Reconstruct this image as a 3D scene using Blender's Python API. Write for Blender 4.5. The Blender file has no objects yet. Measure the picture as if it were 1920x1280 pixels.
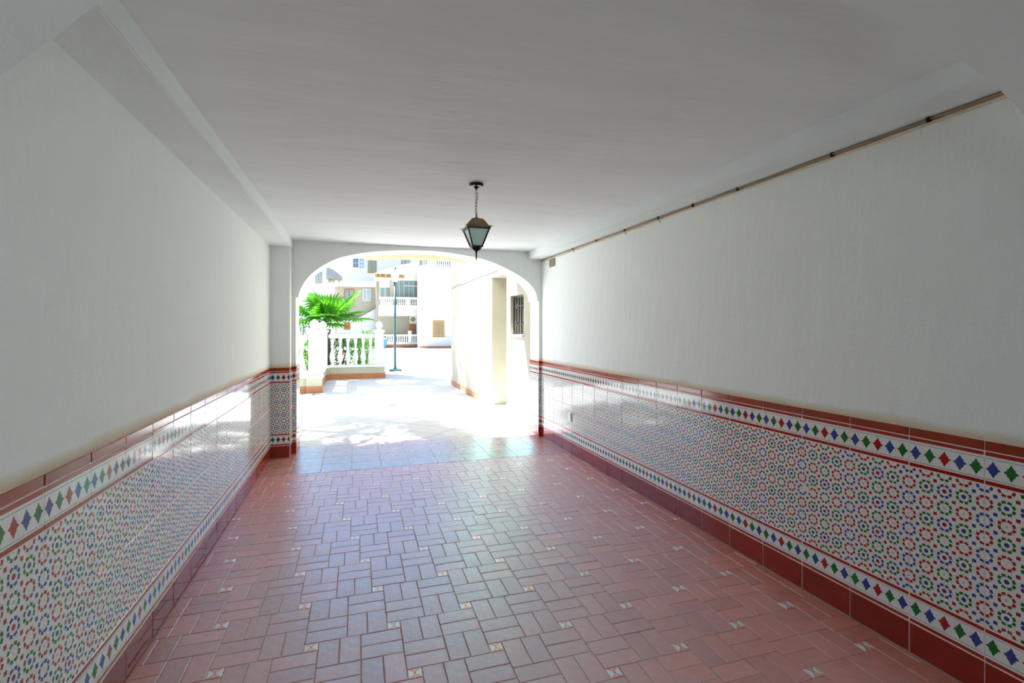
import bpy, bmesh, math, random
from math import sin, cos, pi, radians
from mathutils import Vector, Matrix

random.seed(7)
SC = bpy.context.scene
COL = SC.collection

# ------------------------------------------------------------------ camera, sky, sun, exposure
F_PX, YAW, HORIZON, EYE = 928.0, 0.3048, 614.5, 1.5
cam_d = bpy.data.cameras.new('camera')
cam_d.sensor_width = 36.0
cam_d.lens = F_PX / 1920 * 36
cam_d.shift_y = -(640 - HORIZON) / 1920
cam_d.clip_start = 0.05
cam_d.clip_end = 300
cam = bpy.data.objects.new('camera', cam_d)
COL.objects.link(cam)
cam.location = (0, 0, EYE)
cam.rotation_euler = (pi / 2, 0, -YAW)
SC.camera = cam

world = bpy.data.worlds.new('sky')
SC.world = world
world.use_nodes = True
wn = world.node_tree
bgn = wn.nodes['Background']
sky = wn.nodes.new('ShaderNodeTexSky')
sky.sky_type = 'NISHITA'
sky.sun_disc = False
sky.sun_elevation = radians(52)
sky.sun_rotation = radians(-58)
sky.air_density = 1.0
sky.dust_density = 1.0
wn.links.new(sky.outputs[0], bgn.inputs[0])
bgn.inputs[1].default_value = 0.21

sun_d = bpy.data.lights.new('sun', 'SUN')
sun_d.energy = 15.0
sun_d.angle = radians(0.6)
sun_d.color = (0.84, 0.955, 1.0)
sun = bpy.data.objects.new('sun', sun_d)
COL.objects.link(sun)
SUN_DIR = Vector((-cos(radians(52)) * cos(radians(32)), cos(radians(52)) * sin(radians(32)), sin(radians(52))))
sun.rotation_euler = SUN_DIR.to_track_quat('Z', 'Y').to_euler()
sun.location = (-20, 10, 25)

SC.view_settings.view_transform = 'Standard'
SC.view_settings.look = 'None'
SC.view_settings.exposure = 1.28
SC.view_settings.gamma = 1
SC.view_settings.use_curve_mapping = False
try:
    SC.cycles.max_bounces = 10
    SC.cycles.diffuse_bounces = 6
    SC.cycles.sample_clamp_indirect = 8
except Exception:
    pass

# ------------------------------------------------------------------ helpers
def at(u, v, Y):
    """world point on the plane y=Y that the photo shows at pixel (u, v)"""
    l = (u - 960) / F_PX; q = (HORIZON - v) / F_PX
    s, c = sin(YAW), cos(YAW)
    dx, dy, dz = s + l * c, c - l * s, q
    t = Y / dy
    return dx * t, EYE + dz * t

class E:
    """node maths by operators"""
    nt = None
    def __init__(s, sock): s.s = sock
    @staticmethod
    def m(op, *a):
        n = E.nt.nodes.new('ShaderNodeMath'); n.operation = op
        for i, x in enumerate(a):
            if isinstance(x, E): E.nt.links.new(x.s, n.inputs[i])
            else: n.inputs[i].default_value = x
        return E(n.outputs[0])
    def __add__(s, o): return E.m('ADD', s, o)
    __radd__ = __add__
    def __sub__(s, o): return E.m('SUBTRACT', s, o)
    def __rsub__(s, o): return E.m('SUBTRACT', o, s)
    def __mul__(s, o): return E.m('MULTIPLY', s, o)
    __rmul__ = __mul__
    def __truediv__(s, o): return E.m('DIVIDE', s, o)
    def lt(s, o): return E.m('LESS_THAN', s, o)
    def gt(s, o): return E.m('GREATER_THAN', s, o)
    def abs(s): return E.m('ABSOLUTE', s)
    def round(s): return E.m('ROUND', s)
    def mod(s, o): return E.m('FLOORED_MODULO', s, o)
def mixc(fac, a, b):
    n = E.nt.nodes.new('ShaderNodeMix'); n.data_type = 'RGBA'
    for i, x in ((0, fac), (6, a), (7, b)):
        if isinstance(x, E): E.nt.links.new(x.s, n.inputs[i])
        elif i == 0: n.inputs[0].default_value = x
        else: n.inputs[i].default_value = (*x, 1)
    return E(n.outputs[2])

MATS = {}
def mat(name, base, rough=0.6, metal=0.0, spec=0.5, coat=0.0, coat_rough=0.05, coat_ior=1.5, ior=1.45, stint=None, var=0.0, noise=0.0, nscale=20.0,
        stretch=(1, 1, 1), bump=0.0, bscale=40.0, bstretch=(1, 1, 1), rvar=0.0, trans=0.0, alpha=1.0, sub=0.0):
    m = bpy.data.materials.new(name); m.use_nodes = True
    nt = m.node_tree; E.nt = nt
    b = nt.nodes['Principled BSDF']
    b.inputs['Base Color'].default_value = (*base, 1)
    b.inputs['Roughness'].default_value = rough
    b.inputs['Metallic'].default_value = metal
    b.inputs['Specular IOR Level'].default_value = spec
    b.inputs['Coat Weight'].default_value = coat
    b.inputs['Coat Roughness'].default_value = coat_rough
    b.inputs['Coat IOR'].default_value = coat_ior
    b.inputs['IOR'].default_value = ior
    if stint: b.inputs['Specular Tint'].default_value = (*stint, 1)
    b.inputs['Transmission Weight'].default_value = trans
    tc = nt.nodes.new('ShaderNodeTexCoord')
    def nz(scale, st, detail=5):
        mp = nt.nodes.new('ShaderNodeMapping'); mp.inputs['Scale'].default_value = st
        nt.links.new(tc.outputs['Object'], mp.inputs[0])
        n = nt.nodes.new('ShaderNodeTexNoise'); n.inputs['Scale'].default_value = scale; n.inputs['Detail'].default_value = detail
        nt.links.new(mp.outputs[0], n.inputs[0]); return E(n.outputs[0])
    c = E(None); fac = None
    if noise:
        fac = (nz(nscale, stretch) - 0.5) * (2 * noise) + 1.0
    if var:
        oi = nt.nodes.new('ShaderNodeObjectInfo')
        v = (E(oi.outputs['Random']) - 0.5) * (2 * var) + 1.0
        fac = v if fac is None else fac * v
    if fac is not None:
        hs = nt.nodes.new('ShaderNodeHueSaturation'); hs.inputs['Color'].default_value = (*base, 1)
        nt.links.new(fac.s, hs.inputs['Value']); nt.links.new(hs.outputs[0], b.inputs['Base Color'])
    if rvar:
        r = (nz(9, (1, 1, 1)) - 0.5) * (2 * rvar) + rough
        nt.links.new(r.s, b.inputs['Roughness'])
    if bump:
        bp = nt.nodes.new('ShaderNodeBump'); bp.inputs['Strength'].default_value = bump
        bp.inputs['Distance'].default_value = 0.02
        nt.links.new(nz(bscale, bstretch).s, bp.inputs['Height']); nt.links.new(bp.outputs[0], b.inputs['Normal'])
    MATS[name] = m
    return m

WHITE_GLAZE = (0.76, 0.77, 0.75)
RED, GREEN, BLUE = (0.36, 0.012, 0.006), (0.008, 0.14, 0.018), (0.022, 0.055, 0.27)

def print_mat(name, build, rough=0.09):
    """glazed tile whose flat print is drawn from the tile's own coordinates"""
    m = bpy.data.materials.new(name); m.use_nodes = True
    nt = m.node_tree; E.nt = nt
    b = nt.nodes['Principled BSDF']
    tc = nt.nodes.new('ShaderNodeTexCoord'); sp = nt.nodes.new('ShaderNodeSeparateXYZ')
    nt.links.new(tc.outputs['Object'], sp.inputs[0])
    col = build(E(sp.outputs[0]), E(sp.outputs[1]), E(sp.outputs[2]))
    nt.links.new(col.s, b.inputs['Base Color'])
    b.inputs['Roughness'].default_value = rough
    MATS[name] = m
    return m

T = 0.2885          # side of the wall tiles
PER = T / 4
BH = 0.139          # height of the star border tile

def mosaic_print(x, y, z):
    px = x / PER + 2.0; pz = z / PER + 2.0
    i = px.round(); j = pz.round()
    dx = px - i; dz = pz - j
    im = i.mod(4.0); jm = j.mod(2.0)
    r = E.m('SQRT', dx * dx + dz * dz)
    a = E.m('ARCTAN2', dz, dx)
    seg = (a / (pi / 4)).mod(1.0) - 0.5
    dot = ((seg * r * (pi / 4)).abs().lt(0.102)) * ((r - 0.345).abs().lt(0.074))
    ang0 = (im - 0.0).abs().lt(0.5); ang2 = (im - 2.0).abs().lt(0.5); odd = (1.0 - ang0) * (1.0 - ang2)
    ring = mixc(jm, BLUE, RED)                              # column 0
    ring = mixc(odd, ring, mixc(jm, RED, GREEN))
    ring = mixc(ang2, ring, mixc(jm, GREEN, BLUE))
    cen = mixc(jm, (0.45, 0.30, 0.22), GREEN)
    cen = mixc(odd, cen, mixc(jm, GREEN, BLUE))
    cen = mixc(ang2, cen, mixc(jm, BLUE, RED))
    small = mixc(ang2, WHITE_GLAZE, WHITE_GLAZE)
    strong = jm * (1.0 - ang0)
    crad = strong * 0.05 + 0.075
    cdot = r.lt(crad) * (strong * 0.6 + 0.4)
    # thin drawn lines between the rosettes and around them
    line = (dx.abs().lt(0.012) * dz.abs().gt(0.40)) + (dz.abs().lt(0.012) * dx.abs().gt(0.40))
    line = line + (dx.abs() + dz.abs() - 0.62).abs().lt(0.012) * (1.0 - r.lt(0.42))
    line = E.m('MINIMUM', line, 1.0)
    c = mixc(line * 0.3, WHITE_GLAZE, (0.18, 0.22, 0.18))
    c = mixc(dot, c, ring)
    c = mixc(cdot, c, cen)
    # little squares at the cell corners: blue beside column 0, red elsewhere
    cx = 0.5 - dx.abs(); cz = 0.5 - dz.abs()
    sq = cx.lt(0.098) * cz.lt(0.098)
    k = E.m('FLOOR', px).mod(4.0)                            # corner lies between column k and k+1
    isred = (k - 1.5).abs().lt(0.6)
    c = mixc(sq, c, mixc(isred, BLUE, RED))
    return c

def border_print(x, y, z):
    s = T / 5
    p = x / s + 2.5
    k = E.m('FLOOR', p)
    dx = (p - k - 0.5) * s
    zz = z + 0.001
    ax, az = dx.abs(), zz.abs()
    dia = (ax / 0.0185 + az / 0.034).lt(1.0)
    box = ax.lt(0.0135) * az.lt(0.0165)
    dia2 = (ax / 0.0255 + az / 0.019).lt(1.0)
    star = E.m('MINIMUM', dia + box + dia2, 1.0)
    g = (E.m('ABSOLUTE', k - 2.5) - 1.5).abs().lt(0.2)         # k = 1 or 4
    rr = (k - 2.0).abs().lt(0.2)
    col = mixc(rr, mixc(g, BLUE, GREEN), RED)
    c = mixc(star, WHITE_GLAZE, col)
    h = BH / 2
    red = E.m('MINIMUM', z.gt(h - 0.018) + ((z + (h - 0.012)).abs().lt(0.0075)), 1.0)
    ln = E.m('MINIMUM', ((z - (h - 0.029)).abs().lt(0.0012)) + ((z + (h - 0.027)).abs().lt(0.0012)), 1.0)
    c = mixc(ln * 0.8, c, (0.05, 0.08, 0.06))
    return mixc(red, c, RED)

def inset_print(x, y, z):
    h = 0.029
    ax, ay = x.abs(), y.abs()
    lr = ax.gt(ay)
    cell = ((x / 0.0085).mod(1.0) - 0.5).abs().lt(0.34) * ((y / 0.0085).mod(1.0) - 0.5).abs().lt(0.34)
    wh = mixc(cell, (0.42, 0.58, 0.64), (0.92, 0.96, 0.98))
    c = mixc(lr, (0.66, 0.22, 0.15), wh)
    yel = ax.lt(0.004) * (ay - 0.021).abs().lt(0.004)
    c = mixc(yel, c, (0.75, 0.55, 0.25))
    cen = (ax + ay).lt(0.006)
    return mixc(cen, c, (0.02, 0.03, 0.10))

print_mat('mosaic_glaze', mosaic_print)
print_mat('border_glaze', border_print)
im = print_mat('inset_glaze', inset_print, 0.33).node_tree.nodes['Principled BSDF']
im.inputs['IOR'].default_value = 2.6
mat('red_glaze', (0.27, 0.016, 0.006), 0.10, noise=0.25, nscale=14, var=0.10)
mat('cap_glaze', (0.30, 0.030, 0.010), 0.12, noise=0.25, nscale=18, var=0.10)
mat('grout', (0.82, 0.70, 0.62), 0.9)
mat('floor_grout', (0.58, 0.42, 0.36), 0.9, noise=0.3, nscale=9)
mat('terracotta', (0.76, 0.225, 0.15), 0.36, spec=0.5, ior=3.6, stint=(0.36, 0.80, 0.98), var=0.10, noise=0.22, nscale=22, bump=0.12, bscale=30, rvar=0.12)
mat('terracotta_tile', (0.60, 0.21, 0.15), 0.28, spec=0.5, ior=4.0, stint=(0.36, 0.84, 1.0), var=0.08, noise=0.07, nscale=8, bump=0.03, bscale=12, rvar=0.10)
mat('ceiling_plaster', (0.82, 0.86, 0.86), 0.85, noise=0.07, nscale=2.2, stretch=(0.5, 3, 1), bump=0.22, bscale=6, bstretch=(0.8, 2.6, 1))
mat('beam_plaster', (0.82, 0.88, 0.87), 0.85, noise=0.04, nscale=4, bump=0.3, bscale=14)
mat('slab_stucco', (0.52, 0.40, 0.25), 0.9, noise=0.08, nscale=2)
mat('courtyard_stucco', (0.42, 0.38, 0.30), 0.9, noise=0.10, nscale=2.5, bump=0.4, bscale=22)
mat('white_paint', (0.688, 0.680, 0.664), 0.6, noise=0.04, nscale=6)
mat('pavement_tile', (0.52, 0.485, 0.46), 0.55, var=0.06, noise=0.10, nscale=6)
mat('pavement_joint', (0.47, 0.43, 0.40), 0.9)
mat('pavement', (0.56, 0.52, 0.49), 0.7, noise=0.10, nscale=1.5)
mat('orange_tile', (0.372, 0.138, 0.054), 0.45, var=0.08, noise=0.12, nscale=10)
mat('street_render', (0.36, 0.39, 0.39), 0.9, noise=0.06, nscale=1.0)
mat('street_ground', (0.22, 0.20, 0.19), 0.9, noise=0.1, nscale=2)
mat('marble', (0.80, 0.80, 0.78), 0.35, noise=0.05)
mat('black_iron', (0.012, 0.013, 0.012), 0.35, metal=0.4)
mat('bronze', (0.26, 0.19, 0.11), 0.42, metal=0.75, noise=0.35, nscale=40, bump=0.2, bscale=60)
mat('chain_brass', (0.42, 0.24, 0.15), 0.35, metal=0.8)
mat('lantern_glass', (0.70, 0.92, 0.84), 0.35, spec=0.5, trans=0.08)
mat('bulb_glass', (0.85, 0.86, 0.84), 0.3)
mat('cable_brown', (0.36, 0.24, 0.15), 0.6)
mat('cable_cream', (0.72, 0.60, 0.44), 0.6)
mat('vent_khaki', (0.30, 0.26, 0.17), 0.7)
mat('switch_plastic', (0.80, 0.80, 0.74), 0.4)
mat('lamp_green', (0.032, 0.084, 0.091), 0.4)
mat('opal', (0.704, 0.704, 0.656), 0.35)
mat('slot_steel', (0.22, 0.26, 0.26), 0.5, metal=0.3)
mat('dark_grate', (0.03, 0.035, 0.045), 0.6)
mat('soil', (0.16, 0.10, 0.06), 0.95, noise=0.3)
mat('wood_ochre', (0.290, 0.165, 0.050), 0.5, noise=0.15, nscale=12)
mat('wood_orange', (0.275, 0.083, 0.019), 0.45, noise=0.15, nscale=12)
mat('wood_louvre', (0.200, 0.150, 0.075), 0.6)
mat('glass_green', (0.120, 0.168, 0.150), 0.12, spec=0.8)
mat('glass_blue', (0.187, 0.242, 0.275), 0.12, spec=0.8)
mat('glass_dark', (0.05, 0.10, 0.14), 0.10, spec=0.8)
mat('far_tan', (0.308, 0.275, 0.209), 0.9, noise=0.08, nscale=1.0)
mat('far_white', (0.508, 0.496, 0.477), 0.85, noise=0.05, nscale=0.6)
mat('roof_tile', (0.180, 0.190, 0.190), 0.8, noise=0.2, nscale=3)
mat('bin_blue', (0.042, 0.180, 0.264), 0.5)
mat('trunk', (0.16, 0.10, 0.06), 0.9, noise=0.4, nscale=10, bump=0.5, bscale=15)
mat('water_green', (0.2, 0.3, 0.25), 0.4)

def leaf_mat(name, base, t=0.45):
    m = mat(name, base, 0.45, var=0.12, noise=0.25, nscale=4)
    nt = m.node_tree
    b = nt.nodes['Principled BSDF']; out = nt.nodes['Material Output']
    tr = nt.nodes.new('ShaderNodeBsdfTranslucent')
    tr.inputs[0].default_value = (min(1, base[0] * 1.5), min(1, base[1] * 1.5), base[2] * 0.7, 1)
    mx = nt.nodes.new('ShaderNodeMixShader'); mx.inputs[0].default_value = t
    nt.links.new(b.outputs[0], mx.inputs[1]); nt.links.new(tr.outputs[0], mx.inputs[2]); nt.links.new(mx.outputs[0], out.inputs[0])
    return m
leaf_mat('palm_leaf', (0.075, 0.26, 0.02))
leaf_mat('shrub_leaf', (0.02, 0.13, 0.03), 0.35)
leaf_mat('shrub_leaf_light', (0.07, 0.22, 0.03), 0.4)

def wall_plaster():
    """white trowelled plaster with the yellow-brown stain that runs just above the tiled dado"""
    m = mat('wall_plaster', (0.765, 0.785, 0.765), 0.88)
    nt = m.node_tree; E.nt = nt
    b = nt.nodes['Principled BSDF']
    tc = nt.nodes.new('ShaderNodeTexCoord')
    def nz(scale, st, det=5):
        mp = nt.nodes.new('ShaderNodeMapping'); mp.inputs['Scale'].default_value = st
        nt.links.new(tc.outputs['Object'], mp.inputs[0])
        n = nt.nodes.new('ShaderNodeTexNoise'); n.inputs['Scale'].default_value = scale; n.inputs['Detail'].default_value = det
        nt.links.new(mp.outputs[0], n.inputs[0]); return E(n.outputs[0])
    sp = nt.nodes.new('ShaderNodeSeparateXYZ'); nt.links.new(tc.outputs['Object'], sp.inputs[0])
    z = E(sp.outputs[2])
    streak = nz(5, (1, 1, 0.25)); blotch = nz(1.1, (1, 1, 0.6), 3)
    reach = 0.010 + nz(2.5, (1, 1, 0.0)) * 0.075
    st = 1.0 - E.m('MINIMUM', E.m('MAXIMUM', (z - 1.043) / reach, 0.0), 1.0)
    c = mixc((streak - 0.3) * 0.35, (0.85, 0.89, 0.87), (0.77, 0.81, 0.79))
    c = mixc((blotch - 0.45) * 0.5, c, (0.85, 0.87, 0.84))
    c = mixc(st * 0.85, c, (0.62, 0.46, 0.26))
    nt.links.new(c.s, b.inputs['Base Color'])
    bp = nt.nodes.new('ShaderNodeBump'); bp.inputs['Strength'].default_value = 0.4; bp.inputs['Distance'].default_value = 0.02
    h = nz(12, (1, 1, 0.35)) + nz(60, (1, 1, 1)) * 0.25
    nt.links.new(h.s, bp.inputs['Height']); nt.links.new(bp.outputs[0], b.inputs['Normal'])
wall_plaster()

def link(name, me, parent=None, kind=None, m=None):
    o = bpy.data.objects.new(name, me); COL.objects.link(o)
    if parent is not None: o.parent = parent
    if kind: o['kind'] = kind
    return o

def mesh_from(name, bm, m, smooth=False):
    me = bpy.data.meshes.new(name)
    bmesh.ops.recalc_face_normals(bm, faces=bm.faces)
    bm.to_mesh(me); bm.free()
    if m: me.materials.append(MATS[m])
    if smooth:
        for p in me.polygons: p.use_smooth = True
    return me

def obj(name, bm, m, parent=None, kind=None, smooth=False):
    return link(name, mesh_from(name, bm, m, smooth), parent, kind)

def box(bm, x0, x1, y0, y1, z0, z1):
    v = [bm.verts.new((x, y, z)) for x in (x0, x1) for y in (y0, y1) for z in (z0, z1)]
    for f in ((0, 1, 3, 2), (4, 6, 7, 5), (0, 4, 5, 1), (2, 3, 7, 6), (0, 2, 6, 4), (1, 5, 7, 3)):
        bm.faces.new([v[i] for i in f])
    return bm

def bx(*a):
    return box(bmesh.new(), *a)

def bevelled(bm, w, seg=1):
    bmesh.ops.bevel(bm, geom=list(bm.edges), offset=w, segments=seg, affect='EDGES')
    return bm

def prism_poly(bm, pts, axis, a0, a1):
    """extrude the closed outline pts along an axis (0, 1 or 2)"""
    def mk(p, a):
        c = list(p); c.insert(axis, a); return bm.verts.new(c)
    A = [mk(p, a0) for p in pts]; B = [mk(p, a1) for p in pts]
    n = len(pts)
    bm.faces.new(A[::-1]); bm.faces.new(B)
    for i in range(n): bm.faces.new((A[i], A[(i + 1) % n], B[(i + 1) % n], B[i]))
    return bm

def lathe(bm, prof, n=16, c=(0, 0, 0), rot=0.0, square=None):
    rings = []
    for r, z in prof:
        rings.append([bm.verts.new((c[0] + r * cos(rot + 2 * pi * k / n), c[1] + r * sin(rot + 2 * pi * k / n), c[2] + z)) for k in range(n)])
    for a, b in zip(rings, rings[1:]):
        for k in range(n):
            bm.faces.new((a[k], a[(k + 1) % n], b[(k + 1) % n], b[k]))
    bm.faces.new(rings[0][::-1]); bm.faces.new(rings[-1])
    return bm

def tube(bm, pts, r, n=8):
    pts = [Vector(p) for p in pts]; rings = []
    up = Vector((0, 0, 1))
    for i, p in enumerate(pts):
        d = (pts[min(i + 1, len(pts) - 1)] - pts[max(i - 1, 0)]).normalized()
        a = d.cross(up)
        if a.length < 1e-3: a = d.cross(Vector((1, 0, 0)))
        a.normalize(); b = d.cross(a)
        rr = r[i] if isinstance(r, (list, tuple)) else r
        rings.append([bm.verts.new(p + (a * cos(2 * pi * k / n) + b * sin(2 * pi * k / n)) * rr) for k in range(n)])
    for A, B in zip(rings, rings[1:]):
        for k in range(n): bm.faces.new((A[k], A[(k + 1) % n], B[(k + 1) % n], B[k]))
    bm.faces.new(rings[0][::-1]); bm.faces.new(rings[-1])
    return bm

def thing(name, label, cat, loc=(0, 0, 0), rz=0.0, group=None):
    o = bpy.data.objects.new(name, None); COL.objects.link(o)
    o.empty_display_size = 0.1
    o.location = loc; o.rotation_euler = (0, 0, rz)
    o['label'] = label; o['category'] = cat
    if group: o['group'] = group
    return o

def tag(o, label, cat=None, group=None):
    o['label'] = label
    if cat: o['category'] = cat
    if group: o['group'] = group
    return o

# ------------------------------------------------------------------ the passage shell
XL, XR = -0.944, 2.45
JL, JR = -0.69, 2.41              # jambs of the far arch
YN, YNF = 1.13, 0.78              # inner and outer face of the near arch
YP = 6.25                         # front of the left pilaster
YA0, YA1 = 6.42, 6.78             # far arch wall
ZC = 2.545; ZB = 2.44             # ceiling and beam soffit
TOP = 8.0

fl = obj('floor', bx(XL - 0.3, XR + 0.3, YNF - 0.1, YA1 - 0.03, -0.25, -0.004), 'floor_grout', None, 'structure')
ceil = obj('ceiling', bx(XL - 0.3, XR + 0.3, YNF, YA1, ZC, TOP), 'ceiling_plaster', None, 'structure')
wl = obj('wall_left', bx(XL - 0.35, XL, YNF, YA1, -0.25, ZC + 0.05), 'wall_plaster', None, 'structure')
wr = obj('wall_right', bx(XR, XR + 0.35, YNF, YA1, -0.25, ZC + 0.05), 'wall_plaster', None, 'structure')
bm = bx(XL - 0.01, -0.722, YNF + 0.3, YA0 + 0.01, ZB, ZC + 0.02)
obj('trim_1', bevelled(bm, 0.006, 2), 'beam_plaster', None, 'structure')
bm = bx(2.25, XR + 0.01, YNF + 0.3, YA0 + 0.01, ZB, ZC + 0.02)
obj('trim_2', bevelled(bm, 0.006, 2), 'beam_plaster', None, 'structure')

def arch_wall(name, xl, xr, y0, y1, jl, jr, spring, prof, ztop, m='wall_plaster'):
    bm = bmesh.new()
    box(bm, xl, jl, y0, y1, -0.2, ztop)
    box(bm, jr, xr, y0, y1, -0.2, ztop)
    P = [(jl, spring)] + prof + [(jr, spring)]
    cols = []
    for x, z in P:
        cols.append([bm.verts.new(c) for c in ((x, y0, z), (x, y0, ztop), (x, y1, z), (x, y1, ztop))])
    for a, b in zip(cols, cols[1:]):
        bm.faces.new((a[0], b[0], b[1], a[1])); bm.faces.new((a[2], a[3], b[3], b[2])); bm.faces.new((a[0], a[2], b[2], b[0]))
    for x in bm.faces: pass
    o = obj(name, bm, m, None, 'structure')
    return o

def smooth_curve(pts, n=6):
    """Catmull-Rom through the points"""
    out = []
    P = [pts[0]] + pts + [pts[-1]]
    for i in range(1, len(P) - 2):
        for k in range(n):
            t = k / n
            q = []
            for d in (0, 1):
                a, b, c, e = P[i - 1][d], P[i][d], P[i + 1][d], P[i + 2][d]
                q.append(0.5 * (2 * b + (c - a) * t + (2 * a - 5 * b + 4 * c - e) * t * t + (3 * b - a - 3 * c + e) * t ** 3))
            out.append(tuple(q))
    out.append(pts[-1])
    return out

far_prof = smooth_curve([(-0.665, 1.86), (-0.645, 1.945), (-0.585, 2.065), (-0.480, 2.185), (-0.295, 2.313), (-0.105, 2.387),
                         (0.21, 2.452), (0.63, 2.487), (1.07, 2.488), (1.57, 2.425), (1.865, 2.335), (2.165, 2.188), (2.315, 2.060), (2.372, 1.955), (2.385, 1.87)])
we = arch_wall('wall_end', XL - 0.02, XR + 0.02, YA0, YA1, JL, JR, 1.87, far_prof, ZC + 0.05)
pil = obj('trim_3', bevelled(bx(XL - 0.01, -0.735, YP, YA0 + 0.02, -0.2, ZB + 0.01), 0.005, 2), 'wall_plaster', None, 'structure')

near_prof = smooth_curve([(-0.66, 1.86), (-0.652, 1.91), (-0.613, 1.955), (-0.535, 2.037), (-0.457, 2.121), (-0.30, 2.24), (-0.05, 2.36),
                          (0.35, 2.455), (0.85, 2.497), (1.374, 2.487), (1.56, 2.470), (1.726, 2.449), (1.928, 2.400), (2.117, 2.33), (2.255, 2.256), (2.36, 2.14), (2.41, 1.99), (2.42, 1.87)])
arch_wall('wall_near', XL - 0.02, XR + 0.02, YNF, YN, -0.69, 2.44, 1.87, near_prof, ZC + 0.05)

# ------------------------------------------------------------------ tiled dado
def tile_mesh(cache={}, **k):
    key = tuple(sorted(k.items()))
    if key in cache: return cache[key]
    x0, x1, h, d, ch, m = k['x0'], k['x1'], k['h'], k['d'], k['ch'], k['m']
    g = 0.0017
    x0 += g; x1 -= g; z0, z1 = -h / 2 + g, h / 2 - g
    bm = bmesh.new()
    def ring(y, i):
        return [bm.verts.new(c) for c in ((x0 + i, y, z0 + i), (x1 - i, y, z0 + i), (x1 - i, y, z1 - i), (x0 + i, y, z1 - i))]
    a, b, c = ring(0, 0), ring(-d + ch, 0), ring(-d, ch)
    for p, q in ((a, b), (b, c)):
        for i in range(4): bm.faces.new((p[i], p[(i + 1) % 4], q[(i + 1) % 4], q[i]))
    bm.faces.new(c); bm.faces.new(a[::-1])
    cache[key] = mesh_from(k['name'], bm, m)
    return cache[key]

ROWS = (('skirting_tile', 0.0705, 0.141, 'red_glaze', 0.010, False),
        ('border_tile', 0.2135, BH, 'border_glaze', 0.009, True),
        ('mosaic_tile', 0.2835 + T / 2, T, 'mosaic_glaze', 0.009, False),
        ('mosaic_tile', 0.2835 + 1.5 * T, T, 'mosaic_glaze', 0.009, False),
        ('border_tile', 0.2835 + 2 * T + BH / 2, BH, 'border_glaze', 0.009, False),
        ('cap_tile', 0.2835 + 2 * T + BH + 0.022, 0.042, 'cap_glaze', 0.011, False))

def dado(parent, p0, dirx, length, phase, tilt=0.18):
    """tiles from p0 along dirx (to the viewer's right); phase = where one joint lies along the run"""
    dx = Vector((*dirx, 0)); yin = Vector((0, 0, 1)).cross(dx)
    R = Matrix((dx, yin, Vector((0, 0, 1)))).transposed()
    # mortar bed, a few millimetres proud of the plaster
    bm = bmesh.new(); box(bm, 0, length, -0.0075, 0.0, 0.0, 0.2835 + 2 * T + BH + 0.043)
    bm.transform(Matrix.Translation(Vector(p0)) @ R.to_4x4())
    obj('mortar_bed', bm, 'grout', parent)
    k0 = math.floor((0 - phase) / T)
    k = k0
    while phase + k * T < length - 1e-4:
        a = phase + k * T; b = a + T; c = (a + b) / 2
        x0, x1 = max(a, 0), min(b, length)
        k += 1
        if x1 - x0 < 0.012: continue
        l0, l1 = round(x0 - c, 4), round(x1 - c, 4)
        for name, zc, h, m, d, flip in ROWS:
            q0, q1 = (-l1, -l0) if flip else (l0, l1)
            me = tile_mesh(name=name, x0=q0, x1=q1, h=round(h, 4), d=d, ch=0.0022 if name != 'cap_tile' else 0.003, m=m)
            o = link(name, me, parent)
            Rt = R @ (Matrix.Rotation(pi, 3, 'Y') if flip else Matrix.Identity(3))
            t = radians(tilt)
            Rt = Rt @ Matrix.Rotation(random.gauss(0, t), 3, 'X') @ Matrix.Rotation(random.gauss(0, t), 3, 'Z')
            if name == 'skirting_tile': pass
            loc = Vector(p0) + dx * c + Vector((0, 0, zc))
            o.matrix_world = Matrix.Translation(loc) @ Rt.to_4x4()
    return

# right wall: runs from the far end to the camera (viewer's right is -Y)
YR1, YR0 = YA0, YN
dado(wr, (XR, YR1, 0), (0, -1), YR1 - YR0, (YR1 - 1.3457) % T)
dado(wl, (XL, YN, 0), (0, 1), YP - YN, (1.922 - YN) % T)
dado(pil, (XL, YP, 0), (1, 0), -0.735 - XL, 0.0, 0.05)
dado(pil, (-0.735, YP - 0.009, 0), (0, 1), YA0 - YP, 0.0, 0.05)
dado(we, (-0.735, YA0, 0), (1, 0), JL + 0.735 + 0.01, -0.12, 0.05)
dado(we, (JL, YA0 - 0.009, 0), (0, 1), YA1 - YA0, 0.0, 0.05)
dado(we, (JR - 0.01, YA0, 0), (1, 0), XR - JR, -0.12, 0.05)
dado(we, (JR, YA1, 0), (0, -1), YA1 - YA0, 0.0, 0.05)

# ------------------------------------------------------------------ floor: basket-weave bricks with inset tiles, and the landing
S, IN = 0.3833, 0.0631
LA, LB = Vector((S, IN)), Vector((-IN, S))
OX, OY = 0.2436, 2.1797             # centre of one inset tile
Y0F, Y1F = 0.80, 5.49
GAP = 0.0017

def floor_slab(x0, x1, y0, y1, name, m, d=0.010, ch=0.0018, cx=0, cy=0):
    bm = bmesh.new()
    def ring(z, i):
        return [bm.verts.new((x - cx, y - cy, z)) for x, y in ((x0 + i, y0 + i), (x1 - i, y0 + i), (x1 - i, y1 - i), (x0 + i, y1 - i))]
    a, b, c = ring(-d, 0), ring(-ch, 0), ring(0, ch)
    for p, q in ((a, b), (b, c)):
        for i in range(4): bm.faces.new((p[i], p[(i + 1) % 4], q[(i + 1) % 4], q[i]))
    bm.faces.new(c); bm.faces.new(a[::-1])
    return mesh_from(name, bm, m)

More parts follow.
